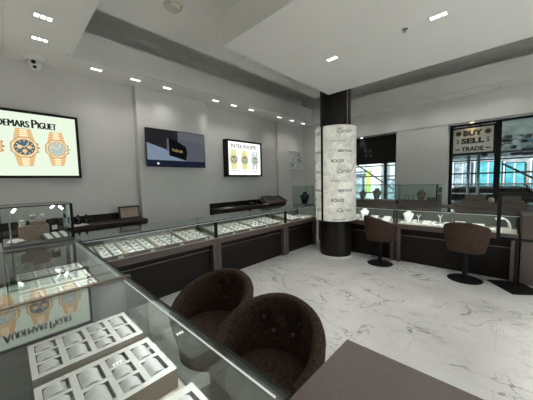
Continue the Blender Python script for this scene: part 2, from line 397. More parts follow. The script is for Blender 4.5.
# ------------------------------------------------------------------ wall signs
def frame_ring(mb, y0, y1, z0, z1, x0, x1, w, m):
    mb.box(x0, x1, y0, y0+w, z0, z1, m); mb.box(x0, x1, y1-w, y1, z0, z1, m)
    mb.box(x0, x1, y0+w, y1-w, z0, z0+w, m); mb.box(x0, x1, y0+w, y1-w, z1-w, z1, m)
def watch(mb, fn, cu, cv, s, gold, gold2, light, dial, sub, octagon=True, crown=True):
    """flat printed watch, case half-width s; fn(u, v, layer)->xyz"""
    def ring(r, n, m, lay, ph=0, sx=1.0): mb.poly([fn(cu+r*sx*math.cos(ph+2*PI*i/n), cv+r*math.sin(ph+2*PI*i/n), lay) for i in range(n)], m)
    H = 1.95*s
    for sg in (1, -1):                                       # bracelet, tapering, with link rows
        n = 6
        for i in range(n):
            a = .72*s+(H-.72*s)*i/n; b = .72*s+(H-.72*s)*(i+.82)/n
            wa = s*(.84-.26*i/n); wb = s*(.84-.26*(i+.82)/n)
            q = [(-wa, a), (wa, a), (wb, b), (-wb, b)]
            mb.poly([fn(cu+x, cv+sg*y, 1) for x, y in q], gold)
            q = [(-wa*.42, a), (wa*.42, a), (wb*.42, b), (-wb*.42, b)]
            mb.poly([fn(cu+x, cv+sg*y, 2) for x, y in q], light)
        q = [(-s*.82, .72*s), (s*.82, .72*s), (s*.56, H), (-s*.56, H)]
        mb.poly([fn(cu+x, cv+sg*y, 0) for x, y in q], gold2)
    if crown:
        for dy, ww in ((-.42, 1.12), (0, 1.22), (.42, 1.12)): mb.poly([fn(cu+x, cv+dy*s+y, 1) for x, y in ((.9*s, -.07*s), (ww*s, -.07*s), (ww*s, .07*s), (.9*s, .07*s))], gold2)
    ring(1.14*s, 8 if octagon else 24, gold2, 3, PI/8); ring(1.08*s, 8 if octagon else 24, gold, 4, PI/8)
    ring(.95*s, 8 if octagon else 24, light, 5, PI/8); ring(.84*s, 24, gold2, 6); ring(.78*s, 24, dial, 7)
    for i in range(12):
        a = 2*PI*i/12; mb.poly([fn(cu+math.cos(a+d)*r*s, cv+math.sin(a+d)*r*s, 8) for r, d in ((.6, -.05), (.72, -.05), (.72, .05), (.6, .05))], light)
    if sub:
        for (x, y) in ((-.38, .02), (.38, .02), (0, -.38)):
            mb.poly([fn(cu+x*s+.2*s*math.cos(2*PI*i/14), cv+y*s+.2*s*math.sin(2*PI*i/14), 9) for i in range(14)], sub)
    mb.poly([fn(cu+x*s, cv+y*s, 10) for x, y in ((-.03, 0), (.03, 0), (.36, .42), (.30, .46))], light)
    mb.poly([fn(cu+x*s, cv+y*s, 10) for x, y in ((.02, -.03), (.02, .03), (-.5, .28), (-.52, .22))], light)

def ap_sign():
    y0, y1, z0, z1 = -1.22, .875, 1.73, 2.68
    t = thing('watch_lightbox', 'large backlit cream watch advertisement with three gold watches in black frame on left wall', 'lightbox', (XL, 0, 0))
    f = MB(); frame_ring(f, y0, y1, z0, z1, 0, .075, .035, 'black'); f.box(0, .05, y0+.035, y1-.035, z0+.035, z1-.035, 'black'); f.build('frame', t, bevel=.004)
    p = MB(); fn = lambda u, v, l=0: (.055+.0008*l, u, v)
    p.box(.05, .054, y0+.035, y1-.035, z0+.035, z1-.035, 'ap_bg')
    g = lambda u, v: fn(u, v, 2)
    for i, (w, a, b, h) in enumerate((('A', -.155, -.08, .115), ('UDEMARS', -.072, .305, .092), ('P', .335, .392, .118), ('IGUET', .400, .605, .092))):
        [put_text(p, w, (lambda u, v, q=q: fn(u, v, 2+abs(q)*.2)), a+q*.0028, b+q*.0028, 2.445, 2.445+h, 'ap_ink', .0) for q in (-2, -1, 0, 1, 2)]
    watch(p, fn, -.13, 2.165, .145, M['ap_gold'], M['ap_gold2'], M['ap_light'], M['ap_silver'], M['ap_gold'])
    watch(p, fn, .24, 2.165, .135, M['ap_gold'], M['ap_gold2'], M['ap_light'], M['ap_blue'], M['ap_gold'])
    watch(p, fn, .595, 2.165, .128, M['ap_gold'], M['ap_gold2'], M['ap_light'], M['ap_silver'], None)
    p.build('printed_panel', t, fixn=False)
ap_sign()
def pp_sign():
    y0, y1, z0, z1 = 3.745, 4.94, 1.74, 2.65
    t = thing('watch_lightbox', 'smaller backlit white watch advertisement with three watches in deep black frame right of the screen', 'lightbox', (XL, 0, 0))
    f = MB(); frame_ring(f, y0, y1, z0, z1, 0, .16, .045, 'black'); f.box(0, .10, y0+.045, y1-.045, z0+.045, z1-.045, 'black'); f.build('frame', t, bevel=.004)
    p = MB(); fn = lambda u, v, l=0: (.135+.0008*l, u, v)
    p.box(.13, .134, y0+.045, y1-.045, z0+.045, z1-.045, 'pp_bg')
    put_text(p, 'PATEK PHILIPPE', lambda u, v: fn(u, v, 2), 3.90, 4.745, 2.45, 2.548, 'pp_ink', .022)
    for u, gd in ((3.97, 0), (4.325, 0), (4.69, 1)):
        watch(p, fn, u, 2.165, .125, M['pp_steel' if gd else 'pp_yel'], M['pp_grey' if gd else 'pp_dk'], M['pp_bg' if gd else 'pp_yel'], M['pp_grey'], M['pp_steel'], False, False)
        p.poly([fn(u+x, y, 3) for x, y in ((-.075, 1.875), (.075, 1.875), (.075, 1.892), (-.075, 1.892))], M['pp_ink'])
    p.build('printed_panel', t, fixn=False)
pp_sign()
def tv():
    t = thing('wall_television', 'large flat black television showing a dark gift box, mounted on left wall pilaster', 'television', (-4.85, 0, 0))
    y0, y1, z0, z1 = 1.84, 3.085, 1.93, 2.645
    b = MB(); b.box(.04, .085, y0, y1, z0, z1, 'blackgloss'); b.build('housing', t, bevel=.006)
    k = MB(); k.box(0, .04, 2.2, 2.7, 2.1, 2.45, 'black'); k.build('wall_mount', t)
    s = MB(); fn = lambda u, v, l=0: (.0862+.0006*l, y0+.012+(y1-y0-.024)*u, z0+.02+(z1-z0-.032)*v)
    P = lambda pts, m, l: s.poly([fn(u, v, l) for u, v in pts], m)
    P([(0, 0), (1, 0), (1, 1), (0, 1)], 'tv_bg', 0)
    P([(.5, .78), (1, .70), (1, 1), (.5, 1)], 'tv_mid', 1)
    P([(0, 1), (.5, 1), (.5, .66), (.34, .60), (.32, .45), (0, .62)], 'tv_dk', 2)
    P([(0, .16), (.34, .16), (.34, .44), (0, .62)], 'tv_blue', 3)
    P([(.34, .16), (.66, .16), (.34, .30)], 'tv_blue', 3)
    P([(.31, .42), (.34, .42), (.345, .78), (.315, .78)], 'tv_mid', 4)
    P([(.345, .30), (.63, .17), (.66, .40), (.64, .58), (.48, .72), (.35, .80)], 'tv_blk', 5)
    P([(0, 0), (1, 0), (1, .15), (0, .15)], 'tv_navy', 6)
    P([(.16+.02*math.cos(a*.7), .06+.03*math.sin(a*.7)) for a in range(9)], 'tv_wht', 7)
    put_text(s, 'TUDOR', lambda u, v: fn(u, v-.22*(u-.38), 7), .39, .58, .43, .50, 'tv_gold', .01)
    s.build('screen', t, fixn=False)
tv()
# far little sign on the left wall by the column
t = thing('framed_poster', 'small silver framed picture of jewellery on left wall beside the column', 'picture', (XL, 6.63, 2.28))
f = MB(); frame_ring(f, -.38, .38, -.31, .31, 0, .05, .05, 'white'); f.build('frame', t, bevel=.004)
p = MB(); p.box(0, .03, -.33, .33, -.26, .26, pmat('poster_grey', (.62, .65, .65), .4))
pc = [pmat('poster_blot_dark', (.10, .12, .13), .4), pmat('poster_blot_mid', (.34, .36, .37), .4), pmat('poster_blot_white', (.85, .87, .86), .4)]
for i in range(42):
    a, b = random.uniform(-.29, .29), random.uniform(-.22, .2); r = random.uniform(.012, .045)
    p.poly([(.0305+.0003*i, a+r*math.cos(q*PI/4)*random.uniform(.6, 1.2), b+r*1.3*math.sin(q*PI/4)) for q in range(8)], pc[i % 3])
p.build('print', t, fixn=False)
# outlets
def outlet(x, y, z, lb):
    t = thing('wall_outlet', lb, 'outlet', (x, y, z), 0, 'wall outlets')
    MB().box(0, .008, -.04, .04, -.065, .065, 'white').build('plate', t, bevel=.002)
    for d in (-.027, .027):
        q = MB(); q.box(.008, .012, -.02, .02, d-.018, d+.018, 'white')
        for e in (-.008, .006): q.box(.012, .0125, e, e+.003, d-.008, d+.008, 'ink')
        q.build('socket', t)
outlet(-4.85, 2.38, 1.13, 'white electrical outlet on the pilaster below the television')
outlet(-4.999, 6.79, 1.13, 'white electrical outlet on left wall near the column')

# ------------------------------------------------------------------ column
t = thing('round_column', 'dark round column with glowing cylindrical wrap printed with watch brand names', 'column', (-2.58, 4.84, 0))
MB().lathe([(.345, .0), (.345, .035)], 'white', n=48).build('base_ring', t, smooth=True)
MB().lathe([(.325, .035), (.325, .84)], 'column', n=48).lathe([(.31, .84), (.31, ZC)], 'column', n=48).build('shaft', t, smooth=True)
w = MB(); RS = .415; z0, z1 = .775, 2.66; n = 72; vs = []
for i in range(n+1):
    a = 2*PI*i/n
    for (r, z) in ((RS, z0), (RS, z1), (RS-.03, z1), (RS-.03, z0)): vs.append((r*math.cos(a), r*math.sin(a), z))
fs = []
for i in range(n):
    for j in range(4): fs.append((i*4+j, (i+1)*4+j, (i+1)*4+(j+1) % 4, i*4+(j+1) % 4))
w.add(vs, fs, 'shroud')
PH = R(-62)
rows = [('Cartier', 4, 50, .082, .35, .0), ('AUDEMARS PIGUET', -11, 30, .034, 0, .0), ('BREITLING', 8, 48, .046, 0, .02), ('ROLEX', -11, 24, .062, 0, .02)]
for k in range(10):
    txt, a0, a1, h, sh, bo = rows[k % 4]
    zc = 2.545-.1925*k
    for rep in range(4):
        off = rep*PI/2
        put_text(w, txt, lambda u, v: ((RS+.0015)*math.cos(PH+off+u), (RS+.0015)*math.sin(PH+off+u), v), R(a0), R(a1), zc-h/2, zc+h/2, 'inkgrey' if k % 4 < 2 else 'ink', bo, sh)
wr = w.build('lit_wrap', t, smooth=False, fixn=False)
s = MB(); a = PH+R(-38)
for sg in (-1,):
    da = R(3.4); s.add([((RS+d)*math.cos(a+q), (RS+d)*math.sin(a+q), z) for z in (z0, z1) for d in (0, .008) for q in (-da, da)], [(0, 1, 3, 2), (4, 6, 7, 5), (0, 4, 5, 1), (2, 3, 7, 6), (0, 2, 6, 4), (1, 5, 7, 3)], 'blackgloss')
s.build('seam_strip', t)
c = MB(); ca = PH+R(46); c.tube((.318*math.cos(ca), .318*math.sin(ca), 2.62), (.318*math.cos(ca), .318*math.sin(ca), 3.9), .008, 'steel'); c.build('cable', t)
c = MB(); ca = PH+R(-75); c.tube((.40*math.cos(ca), .40*math.sin(ca), 2.64), (.40*math.cos(ca), .40*math.sin(ca), 2.70), .03, 'steel'); c.build('clamp', t)

# ------------------------------------------------------------------ counters (front at local y=0, depth towards +y, width along x)
def showcase(label, loc, rz, W, D=.6, deck=.70, top=.99, fascia=.10, near=False, ends=(1, 1), mull=(), power=5.0, closed=None, deckmat='deck'):
    t = thing('glass_showcase', label, 'showcase', loc, rz, 'glass topped showcases')
    U = .075; rc = .09
    b = MB(); b.box(0, W, rc+.02, D, 0, deck-fascia, 'brown')
    b.box(0, U, 0, rc+.02, 0, deck-fascia, 'brown'); b.box(W-U, W, 0, rc+.02, 0, deck-fascia, 'brown')
    b.box(0, W, 0, D, deck-fascia, deck-.012, 'brown'); b.build('cabinet', t)
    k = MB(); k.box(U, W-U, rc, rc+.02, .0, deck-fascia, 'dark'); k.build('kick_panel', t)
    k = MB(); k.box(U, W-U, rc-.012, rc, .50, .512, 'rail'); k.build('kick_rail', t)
    MB().box(0, W, .012, D, deck-.012, deck, deckmat).build('deck', t)
    g = 'glassnear' if near else 'glasstop'
    MB().box(-.004 if near else 0, W+.004 if near else W, -.012, D+.04, top-.010, top, g).build('glass_top', t)
    e = MB(); e.box(0, W, -.0135, -.012 if not near else -.002, top-.012, top+.001, 'glassedge'); e.build('glass_edge', t)
    MB().box(.02, W-.02, .0, .008, deck, top-.010, 'glassfront' if near else 'glass').build('front_glass', t)
    d = MB(); n = max(2, round(W/.55))
    for i in range(n): d.box(W*i/n+.004, W*(i+1)/n-.004, D-.02-(.012 if i % 2 else 0), D-.008-(.012 if i % 2 else 0), deck, top-.010, 'doors')
    d.build('sliding_doors', t)
    for s_, x in enumerate((0, W-.02)):
        if ends[s_] == 2: MB().box(x, x+.02, 0, D, deck, top-.010, 'greypanel').build('end_panel', t)
        elif ends[s_]:
            MB().box(x, x+.02, 0, .035, deck, top-.010, 'black').build('end_post', t); MB().box(x, x+.02, D-.04, D-.02, deck, top-.010, 'black').build('end_post', t)
            MB().box(x+.007, x+.013, .035, D-.04, deck, top-.010, 'glass').build('end_glass', t)
    for x in mull: MB().tube((x, .016, deck), (x, .016, top-.012), .006, 'steel', 8).build('glass_support', t)
    MB().box(.03, W-.03, .013, .017, top-.016, top-.012, 'led').build('led_strip', t)
    if not near: MB().box(0, W, -.0135, -.001, top-.024, top-.012, 'profile').build('edge_profile', t)
    l = bpy.data.lights.new('case_led', 'AREA'); l.energy = power*W; l.shape = 'RECTANGLE'; l.size = W-.1; l.size_y = .006; l.color = (.96, 1, .98)
    o = bpy.data.objects.new('case_led', l); C.objects.link(o); o.location = (W/2, .024, top-.026); o.rotation_euler = (R(32), 0, 0); o.parent = t
    return t

# left run, facing +x
PC = .85
showcase('glass showcase on the left run nearest the camera, with four earring trays', (-3.36, .56, 0), PI/2, 1.77, mull=(1.02,), power=PC)
showcase('middle glass showcase of the left run below the small watch lightbox', (-3.36, 2.335, 0), PI/2, 1.785, mull=(.98,), power=PC)
showcase('farthest glass showcase of the left run ending at the column', (-3.36, 4.125, 0), PI/2, 1.20, power=PC)
# corner cabinet under the tall glass box
t = thing('corner_counter', 'dark corner counter under the tall glass display box at far left', 'counter', (-3.36, .0, 0))
MB().box(-.60, -.04, -.16, .55, 0, .985, 'brown').build('cabinet', t)
MB().box(-.60, -.02, -.16, .55, .985, 1.0, 'greydeck').build('worktop', t, bevel=.002)
# near run, facing +y
showcase('corner glass showcase with two rows of watch trays beside the tall glass box', (-1.785, .505, 0), PI, 1.57, D=.56, deck=.74, top=1.0, near=True, ends=(2, 0), power=1.6, deckmat='greydeck')
N1 = showcase('nearest glass showcase in the foreground holding grey watch pillow trays', (-.42, .505, 0), PI, 1.355, D=.64, deck=.71, top=1.0, near=True, ends=(0, 2), power=1.7, deckmat='greydeck')
MB().box(.02, .66, .02, .50, .71, .714, 'linen').build('deck_liner', N1)
for k in N1.children:
    if k.name.startswith('end_panel'): k['label'] = 'opaque grey end panel'
MB().box(1.348, 1.378, -.03, .60, .982, 1.004, 'trayside').build('end_trim', N1)
# taupe desk in the foreground
t = thing('wooden_desk', 'taupe laminate desk top in the foreground, right of the tufted chairs', 'desk', (-.408, -.018, 0))
MB().box(.06, 1.5, .08, .80, 0, .955, 'brown').build('body', t)
MB().box(0, 1.6, .0, .87, .955, 1.0, 'browntop').build('desktop', t, bevel=.002)

# right run, facing -y
YR = 5.14
showcase('glass showcase behind the swivel stool next to the column', (-3.10, YR, 0), 0, 1.60, deck=.745, top=1.02, power=2.2, mull=(.9,))
showcase('glass showcase of jewellery behind the two right-hand stools', (-1.47, YR, 0), 0, 1.66, deck=.745, top=1.02, power=2.2, mull=(.87,))
t = thing('end_cabinet', 'taupe end cabinet of the window counter behind black framed stand', 'cabinet', (.22, YR, 0))
MB().box(0, 1.0, 0, .6, 0, 1.0, 'brown').build('body', t, bevel=.002)
MB().box(-.005, 1.005, -.01, .62, 1.0, 1.02, 'browntop').build('worktop', t, bevel=.002)
# low rear counter carrying the second tier
t = thing('rear_counter', 'low taupe counter under the window carrying raised glass boxes', 'counter', (-3.6, 5.80, 0))
MB().box(0, 4.6, 0, .58, 0, 1.0, 'brown').build('body', t)
MB().box(0, 4.6, 0, .60, 1.0, 1.03, 'brown').build('worktop', t, bevel=.002)

def glassbox(label, loc, rz, W, D, H, base=.09, posts=(), m='glassgreen', basemat='brown', z0=None):
    t = thing('glass_display_box', label, 'display case', loc, rz, 'countertop glass boxes')
    MB().box(0, W, 0, D, 0, base, basemat).build('plinth', t, bevel=.002)
    g = .006
    MB().box(0, W, 0, g, base, H-g, m).build('front_glass', t)
    MB().box(0, W, D-g, D, base, H-g, m).build('back_glass', t)
    MB().box(0, g, g, D-g, base, H-g, m).build('side_glass', t); MB().box(W-g, W, g, D-g, base, H-g, m).build('side_glass', t)
    MB().box(0, W, 0, D, H-g, H, m).build('top_glass', t)
    for b6 in ((0, W, -.001, .004, H-.006, H+.001), (0, W, D-.004, D+.001, H-.006, H+.001), (0, .006, -.001, .004, base, H-.006), (W-.006, W, -.001, .004, base, H-.006)): MB().box(*b6, 'glassedge').build('glass_edge', t)
    for (x, y) in posts: MB().box(x-.012, x+.012, y-.012, y+.012, base, H, 'black').build('corner_post', t)
    return t
ZT = 1.03
glassbox('raised glass box in front of the left window holding brown necklace busts', (-3.05, 5.86, ZT), 0, 1.36, .36, .44)
glassbox('raised glass box in front of the white wall panel between the windows', (-1.64, 5.86, ZT), 0, .73, .36, .43, posts=((.67, .18),))
glassbox('raised glass box in front of the black framed window with tiered ring blocks', (-.66, 5.86, ZT), 0, .98, .36, .42, posts=((.95, .18),), m='glass')
# tall box on the corner counter (front faces +x)
UB = glassbox('tall glass box with small lamps on the corner counter at far left', (-3.42, -.05, 1.0), PI/2, .55, .53, .41, base=.035, m='glass', basemat='greydeck', posts=((.54, .012), (.54, .51)))
f = MB(); f.box(0, .55, .0, .008, .402, .412, 'black'); f.box(0, .55, .522, .53, .402, .412, 'black'); f.box(.542, .55, 0, .53, .402, .412, 'black'); f.build('top_frame', UB)
def lamp_stick(x, sg):
    l = MB(); l.tube((x, .05, .035), (x, .05, .30), .006, 'chrome', 8); l.tube((x, .05, .30), (x+sg*.03, .08, .36), .006, 'chrome', 8); l.build('lamp_stem', UB, smooth=True)
    h = MB(); h.tube((x+sg*.025, .075, .352), (x+sg*.05, .10, .385), .010, 'ledhead', 10); h.build('lamp_head', UB)
lamp_stick(.06, 1); lamp_stick(.50, -1)
h = MB(); h.tube((.40, .3, .36), (.43, .33, .385), .010, 'ledhead', 10); h.build('lamp_head', UB)
# far box near the column
FB = glassbox('glass box on the far end of the left run half behind the column', (-3.45, 5.0, .99), PI/2, .36, .4, .47, base=.02, m='glassgreen', basemat='greydeck')
t = thing('necklace_bust', 'black necklace bust inside the glass box by the column', 'jewellery bust', (-3.62, 5.2, 1.01), R(20))
def bust_parts(t, m, s=1.0, base=True):
    b = MB(); n = 12; rows = [(.0, .035, .030), (.02, .05, .034), (.10, .075, .036), (.15, .095, .034), (.175, .085, .030), (.19, .05, .028), (.215, .04, .026), (.235, .045, .028)]
    vs = []; fs = []
    for (z, rx, ry) in rows:
        for i in range(n):
            a = 2*PI*i/n; vs.append((s*rx*math.cos(a), s*ry*math.sin(a)+s*.02*(z-.1)/.1, s*z))
    for j in range(len(rows)-1):
        for i in range(n): fs.append((j*n+i, j*n+(i+1) % n, (j+1)*n+(i+1) % n, (j+1)*n+i))
    fs += [tuple(range(n-1, -1, -1)), tuple(range((len(rows)-1)*n, len(rows)*n))]
    b.add(vs, fs, m); return b.build('form', t, smooth=True)
bust_parts(t, 'black', 1.3)
MB().box(-.06, .06, -.04, .05, -.0, .008, 'black').build('foot', t)

# ------------------------------------------------------------------ back counters on the left wall
def back_counter(label, y0, y1, x1, item):
    t = thing('wall_counter', label, 'counter', (XL, y0, 0)); W = y1-y0
    b = MB(); b.box(.002, x1-.03, 0, W, 0, .94, 'espresso'); b.build('cabinet', t)
    MB().box(.002, x1, 0, W, .94, 1.0, 'espresso').build('worktop', t, bevel=.004)
    MB().box(.002, .04, 0, W, 1.0, 1.11, 'dark').build('backsplash', t, bevel=.003)
    n = 4; d = MB()
    for i in range(n): MB().box(x1-.03, x1-.012, W*i/n+.006, W*(i+1)/n-.006, .10, .92, 'espresso').build('door', t)
    return t
back_counter('dark wooden counter on left wall under the large gold watch lightbox', -1.3, 1.70, .5, 0)
back_counter('dark wooden counter on left wall under the small watch lightbox', 3.235, 5.55, .5, 1)
t = thing('picture_frame', 'small dark framed tan picture leaning on left back counter', 'picture frame', (-4.80, 1.51, 1.0), 0)
f = MB(); f.box(-.012, .012, -.17, .17, 0, .025, 'espresso'); f.box(-.012, .012, -.17, .17, .20, .225, 'espresso'); f.box(-.012, .012, -.17, -.145, .025, .20, 'espresso'); f.box(-.012, .012, .145, .17, .025, .20, 'espresso')
f.build('frame', t, bevel=.002); MB().box(-.008, .006, -.145, .145, .025, .20, 'tan').build('picture', t)
for ch in t.children: ch.rotation_euler = (0, R(-14), 0)
t = thing('bottle', 'left one of two small black bottles on left back counter', 'bottle', (-4.78, .76, 1.0))
MB().lathe([(.03, 0), (.033, .02), (.033, .09), (.014, .12)], 'blackgloss', n=16).build('body', t, smooth=True); MB().lathe([(.014, .12), (.014, .15)], 'black', n=12).build('cap', t)
dup(t, (-4.78, .86, 1.0), 0, 'right one of two small black bottles on left back counter')
tag(MB().box(-.10, .10, -.14, .14, 0, .004, 'white').build('paper_sheet', None, (-4.68, .72, 1.0), .3), 'white paper sheet lying beside two black bottles', 'paper')
tag(MB().box(-.10, .10, -.14, .14, 0, .004, 'white').build('paper_sheet', None, (-4.72, 3.62, 1.0), .2), 'pale paper lying at left end of counter under small lightbox', 'paper')
t = thing('desk_telephone', 'small black telephone on back counter left of the sloped brown trays', 'telephone', (-4.75, 4.42, 1.0))
b = MB(); b.prism([(-.09, 0), (.09, 0), (.09, .03), (-.09, .075)], lambda u, v, d: (u, d, v), -.09, .09, 'black'); b.build('body', t, bevel=.004)
MB().box(-.03, .02, -.09, -.04, .07, .13, 'black').build('handset', t, bevel=.008)
t = thing('card_terminal', 'small black card terminal with white slip beside the sloped brown trays', 'card terminal', (-4.72, 4.78, 1.0))
b = MB(); b.prism([(-.08, 0), (.08, 0), (.08, .04), (-.08, .14)], lambda u, v, d: (u, d, v), -.06, .06, 'black'); b.build('body', t, bevel=.004)
MB().box(.06, .20, -.05, .07, .001, .006, 'white').build('paper_slip', t)
t = thing('jewelry_tray', 'left of two sloped brown leather trays on the back counter', 'tray', (-4.70, 5.07, 1.0), 0, 'sloped brown trays')
b = MB(); b.prism([(-.16, 0), (.16, 0), (.16, .05), (-.16, .20)], lambda u, v, d: (u, d, v), -.2, .2, 'brownleather'); b.build('body', t, bevel=.006)
q = MB(); q.prism([(-.13, .196), (.14, .065), (.14, .068), (-.13, .199)], lambda u, v, d: (u, d, v), -.17, .17, 'espresso'); q.build('inset', t)
dup(t, (-4.70, 5.33+.15, 1.0), 0, 'right of two sloped brown leather trays on the back counter').scale = (1, .34/.4, .9)

# ------------------------------------------------------------------ trays of small pads in the left run
def pad_tray_proto():
    t = thing('jewelry_tray', 'x', 'tray', (0, 0, 0), 0, 'white pad trays in the left run')
    b = MB(); W, D = .39, .50
    b.box(0, D, 0, W, 0, .022, 'trayside'); b.box(0, D, 0, .012, .022, .045, 'gold'); b.box(0, D, W-.012, W, .022, .045, 'gold')
    b.box(0, .012, .012, W-.012, .022, .045, 'gold'); b.box(D-.012, D, .012, W-.012, .022, .045, 'trayside')
    b.build('base', t)
    for i in range(3):
        for j in range(4):
            p = MB(); cx, cy = .075+j*.117, .072+i*.123
            p.box(cx-.047, cx+.047, cy-.05, cy+.05, .022, .046, 'pad')
            p.build('pad', t, bevel=.012)
            if i == 0 and j == 0: jm = MB().sphere((0, 0, 0), .011, 'steel', 8, 5)
    for i in range(3):
        for j in range(4):
            cx, cy = .075+j*.117, .072+i*.123
            q = MB(); q.lathe([(.016, 0), (.022, .004), (.016, .010), (.010, .004)], 'steel', (cx, cy, .046), 10, cap=False); q.build('earrings', t)
    wd_ = MB(); th = R(8); wd_.prism([(0, 0), (0, -D*math.tan(th)*.99), (D*.99, 0)], lambda u, v, d: (u, d, v), .01, W-.01, 'deck'); wd_.build('wedge', t)
    tg = MB(); tg.box(D, D+.003, W-.09, W-.03, .0, .03, 'white'); tg.build('price_tag', t)
    return t
TP = pad_tray_proto()
tl = ['white pad tray left of others in the nearest left-run showcase', 'second white pad tray from the left in the nearest left-run showcase',
      'third white pad tray from the left in the nearest left-run showcase', 'rightmost white pad tray in the nearest left-run showcase',
      'leftmost white pad tray in the middle left-run showcase', 'second white pad tray in the middle left-run showcase',
      'third white pad tray in the middle left-run showcase', 'rightmost white pad tray in the middle left-run showcase',
      'left white pad tray in the far left-run showcase']
ys = [.60, .985, 1.40, 1.82, 2.375, 2.775, 3.21, 3.62, 4.32]
for i, (y, lb) in enumerate(zip(ys, tl)):
    o_ = TP if i == 0 else dup(TP, (0, 0, 0), 0, lb)
    o_['label'] = lb; o_.location = (-3.875, y, .701+.50*math.sin(R(8))); o_.rotation_euler = (0, R(8), 0)
tag(MB().box(0, .46, 0, .42, 0, .03, 'pad').build('display_pad', None, (-3.84, 4.80, .70), 0, bevel=.006), 'plain white display pad beside the column in the far left-run showcase', 'display pad')

# ------------------------------------------------------------------ watch pillow trays in the near showcase
def pocket_tray(label, loc, rz, D, W, H, cols, group, mats=('tray', 'trayside', 'suede'), pd=.030):
    """D along x, W along y; cols = list of (y0, y1, n pockets across x)"""
    t = thing('watch_tray', label, 'watch tray', loc, rz, group)
    b = MB()
    pk = []
    mx = .028
    for (a, c, n) in cols:
        g = .020; w = (D-2*mx-(n-1)*g)/n
        if n == 2: w *= .92; g = (D-2*mx-2*w)*.6
        st = (D-n*w-(n-1)*g)/2
        for i in range(n): pk.append((st+i*(w+g), st+i*(w+g)+w, a, c))
    # top with pockets, column by column
    yy = [0]
    for (a, c, n) in cols: yy += [a, c]
    yy.append(W)
    for k in range(len(yy)-1):
        y0, y1 = yy[k], yy[k+1]
        if k % 2 == 0: b.poly([(0, y0, H), (D, y0, H), (D, y1, H), (0, y1, H)], mats[0])
        else:
            ps = [p for p in pk if abs(p[2]-y0) < 1e-6]
            xx = [0]
            for p in ps: xx += [p[0], p[1]]
            xx.append(D)
            for q in range(len(xx)-1):
                x0, x1 = xx[q], xx[q+1]
                if q % 2 == 0: b.poly([(x0, y0, H), (x1, y0, H), (x1, y1, H), (x0, y1, H)], mats[0])
                else:
                    z = H-pd
                    b.poly([(x0, y0, z), (x1, y0, z), (x1, y1, z), (x0, y1, z)], 'greydeck')
                    for (e, f_) in (((x0, y0), (x1, y0)), ((x1, y0), (x1, y1)), ((x1, y1), (x0, y1)), ((x0, y1), (x0, y0))):
                        b.poly([(e[0], e[1], H), (e[0], e[1], z), (f_[0], f_[1], z), (f_[0], f_[1], H)], 'greydeck')
    for (e, f_) in (((0, 0), (D, 0)), ((D, 0), (D, W)), ((D, W), (0, W)), ((0, W), (0, 0))):
        b.poly([(e[0], e[1], 0), (f_[0], f_[1], 0), (f_[0], f_[1], H), (e[0], e[1], H)], mats[1])
    b.poly([(0, 0, 0), (0, W, 0), (D, W, 0), (D, 0, 0)], mats[1])
    b.build('body', t, fixn=False)
    for (x0, x1, y0, y1) in pk:
        p = MB(); n = 8; vs = []; ins = .004; L_ = (y1-y0); gap = .010
        for i in range(n+1):
            u = i/n; y = y0+ins+(L_-ins-gap)*u; z = H-pd+.008+(pd-.002)*math.sin(PI*min(1, .12+.80*u))**.7
            vs += [(x0+ins, y, z), (x1-ins, y, z), (x0+ins, y, H-pd+.002), (x1-ins, y, H-pd+.002)]
        fs = []
        for i in range(n):
            a, c = i*4, i*4+4
            fs += [(a, a+1, c+1, c), (a+2, c+2, c+3, a+3), (a, c, c+2, a+2), (a+1, a+3, c+3, c+1)]
        fs += [(0, 2, 3, 1), (n*4, n*4+1, n*4+3, n*4+2)]
        p.add(vs, fs, mats[2]); p.build('pillow', t, smooth=True)
    return t
nc = [(.022, .105, 3), (.130, .215, 2), (.238, .318, 3), (.342, .418, 2)]
pocket_tray('farthest large grey watch pillow tray in the foreground showcase, by grey end panel', (-1.71, .024, .71), 0, .325, .44, .09, nc, 'watch pillow trays')
pocket_tray('middle large grey watch pillow tray in the foreground showcase', (-1.325, .024, .71), 0, .325, .44, .09, nc, 'watch pillow trays')
pocket_tray('nearest grey watch pillow tray at bottom edge of the foreground showcase', (-.88, .024, .714), 0, .32, .44, .09, nc, 'watch pillow trays')
MBr = MB().box(0, .70, 0, .46, 0, .012, 'linen').build('display_riser', None, (-1.385+.065+.32+.005, .012, .71), 0)
bpy.data.objects.remove(MBr)
# corner showcase trays
nc2 = [(.02, .115, 3), (.135, .225, 3), (.245, .335, 3), (.355, .445, 3)]
pocket_tray('watch tray in the back row of the corner showcase beside the tall glass box', (-3.24, .02, .74), 0, .24, .465, .05, nc2, 'small watch trays', ('pad', 'trayside', 'suede'), .022)
pocket_tray('watch tray in the middle row of the corner showcase', (-2.93, .02, .74), 0, .26, .465, .05, nc2, 'small watch trays', ('pad', 'trayside', 'suede'), .022)
pocket_tray('watch tray in the front row of the corner showcase, by the seam', (-2.60, .02, .74), 0, .26, .465, .05, nc2, 'small watch trays', ('pad', 'trayside', 'suede'), .022)

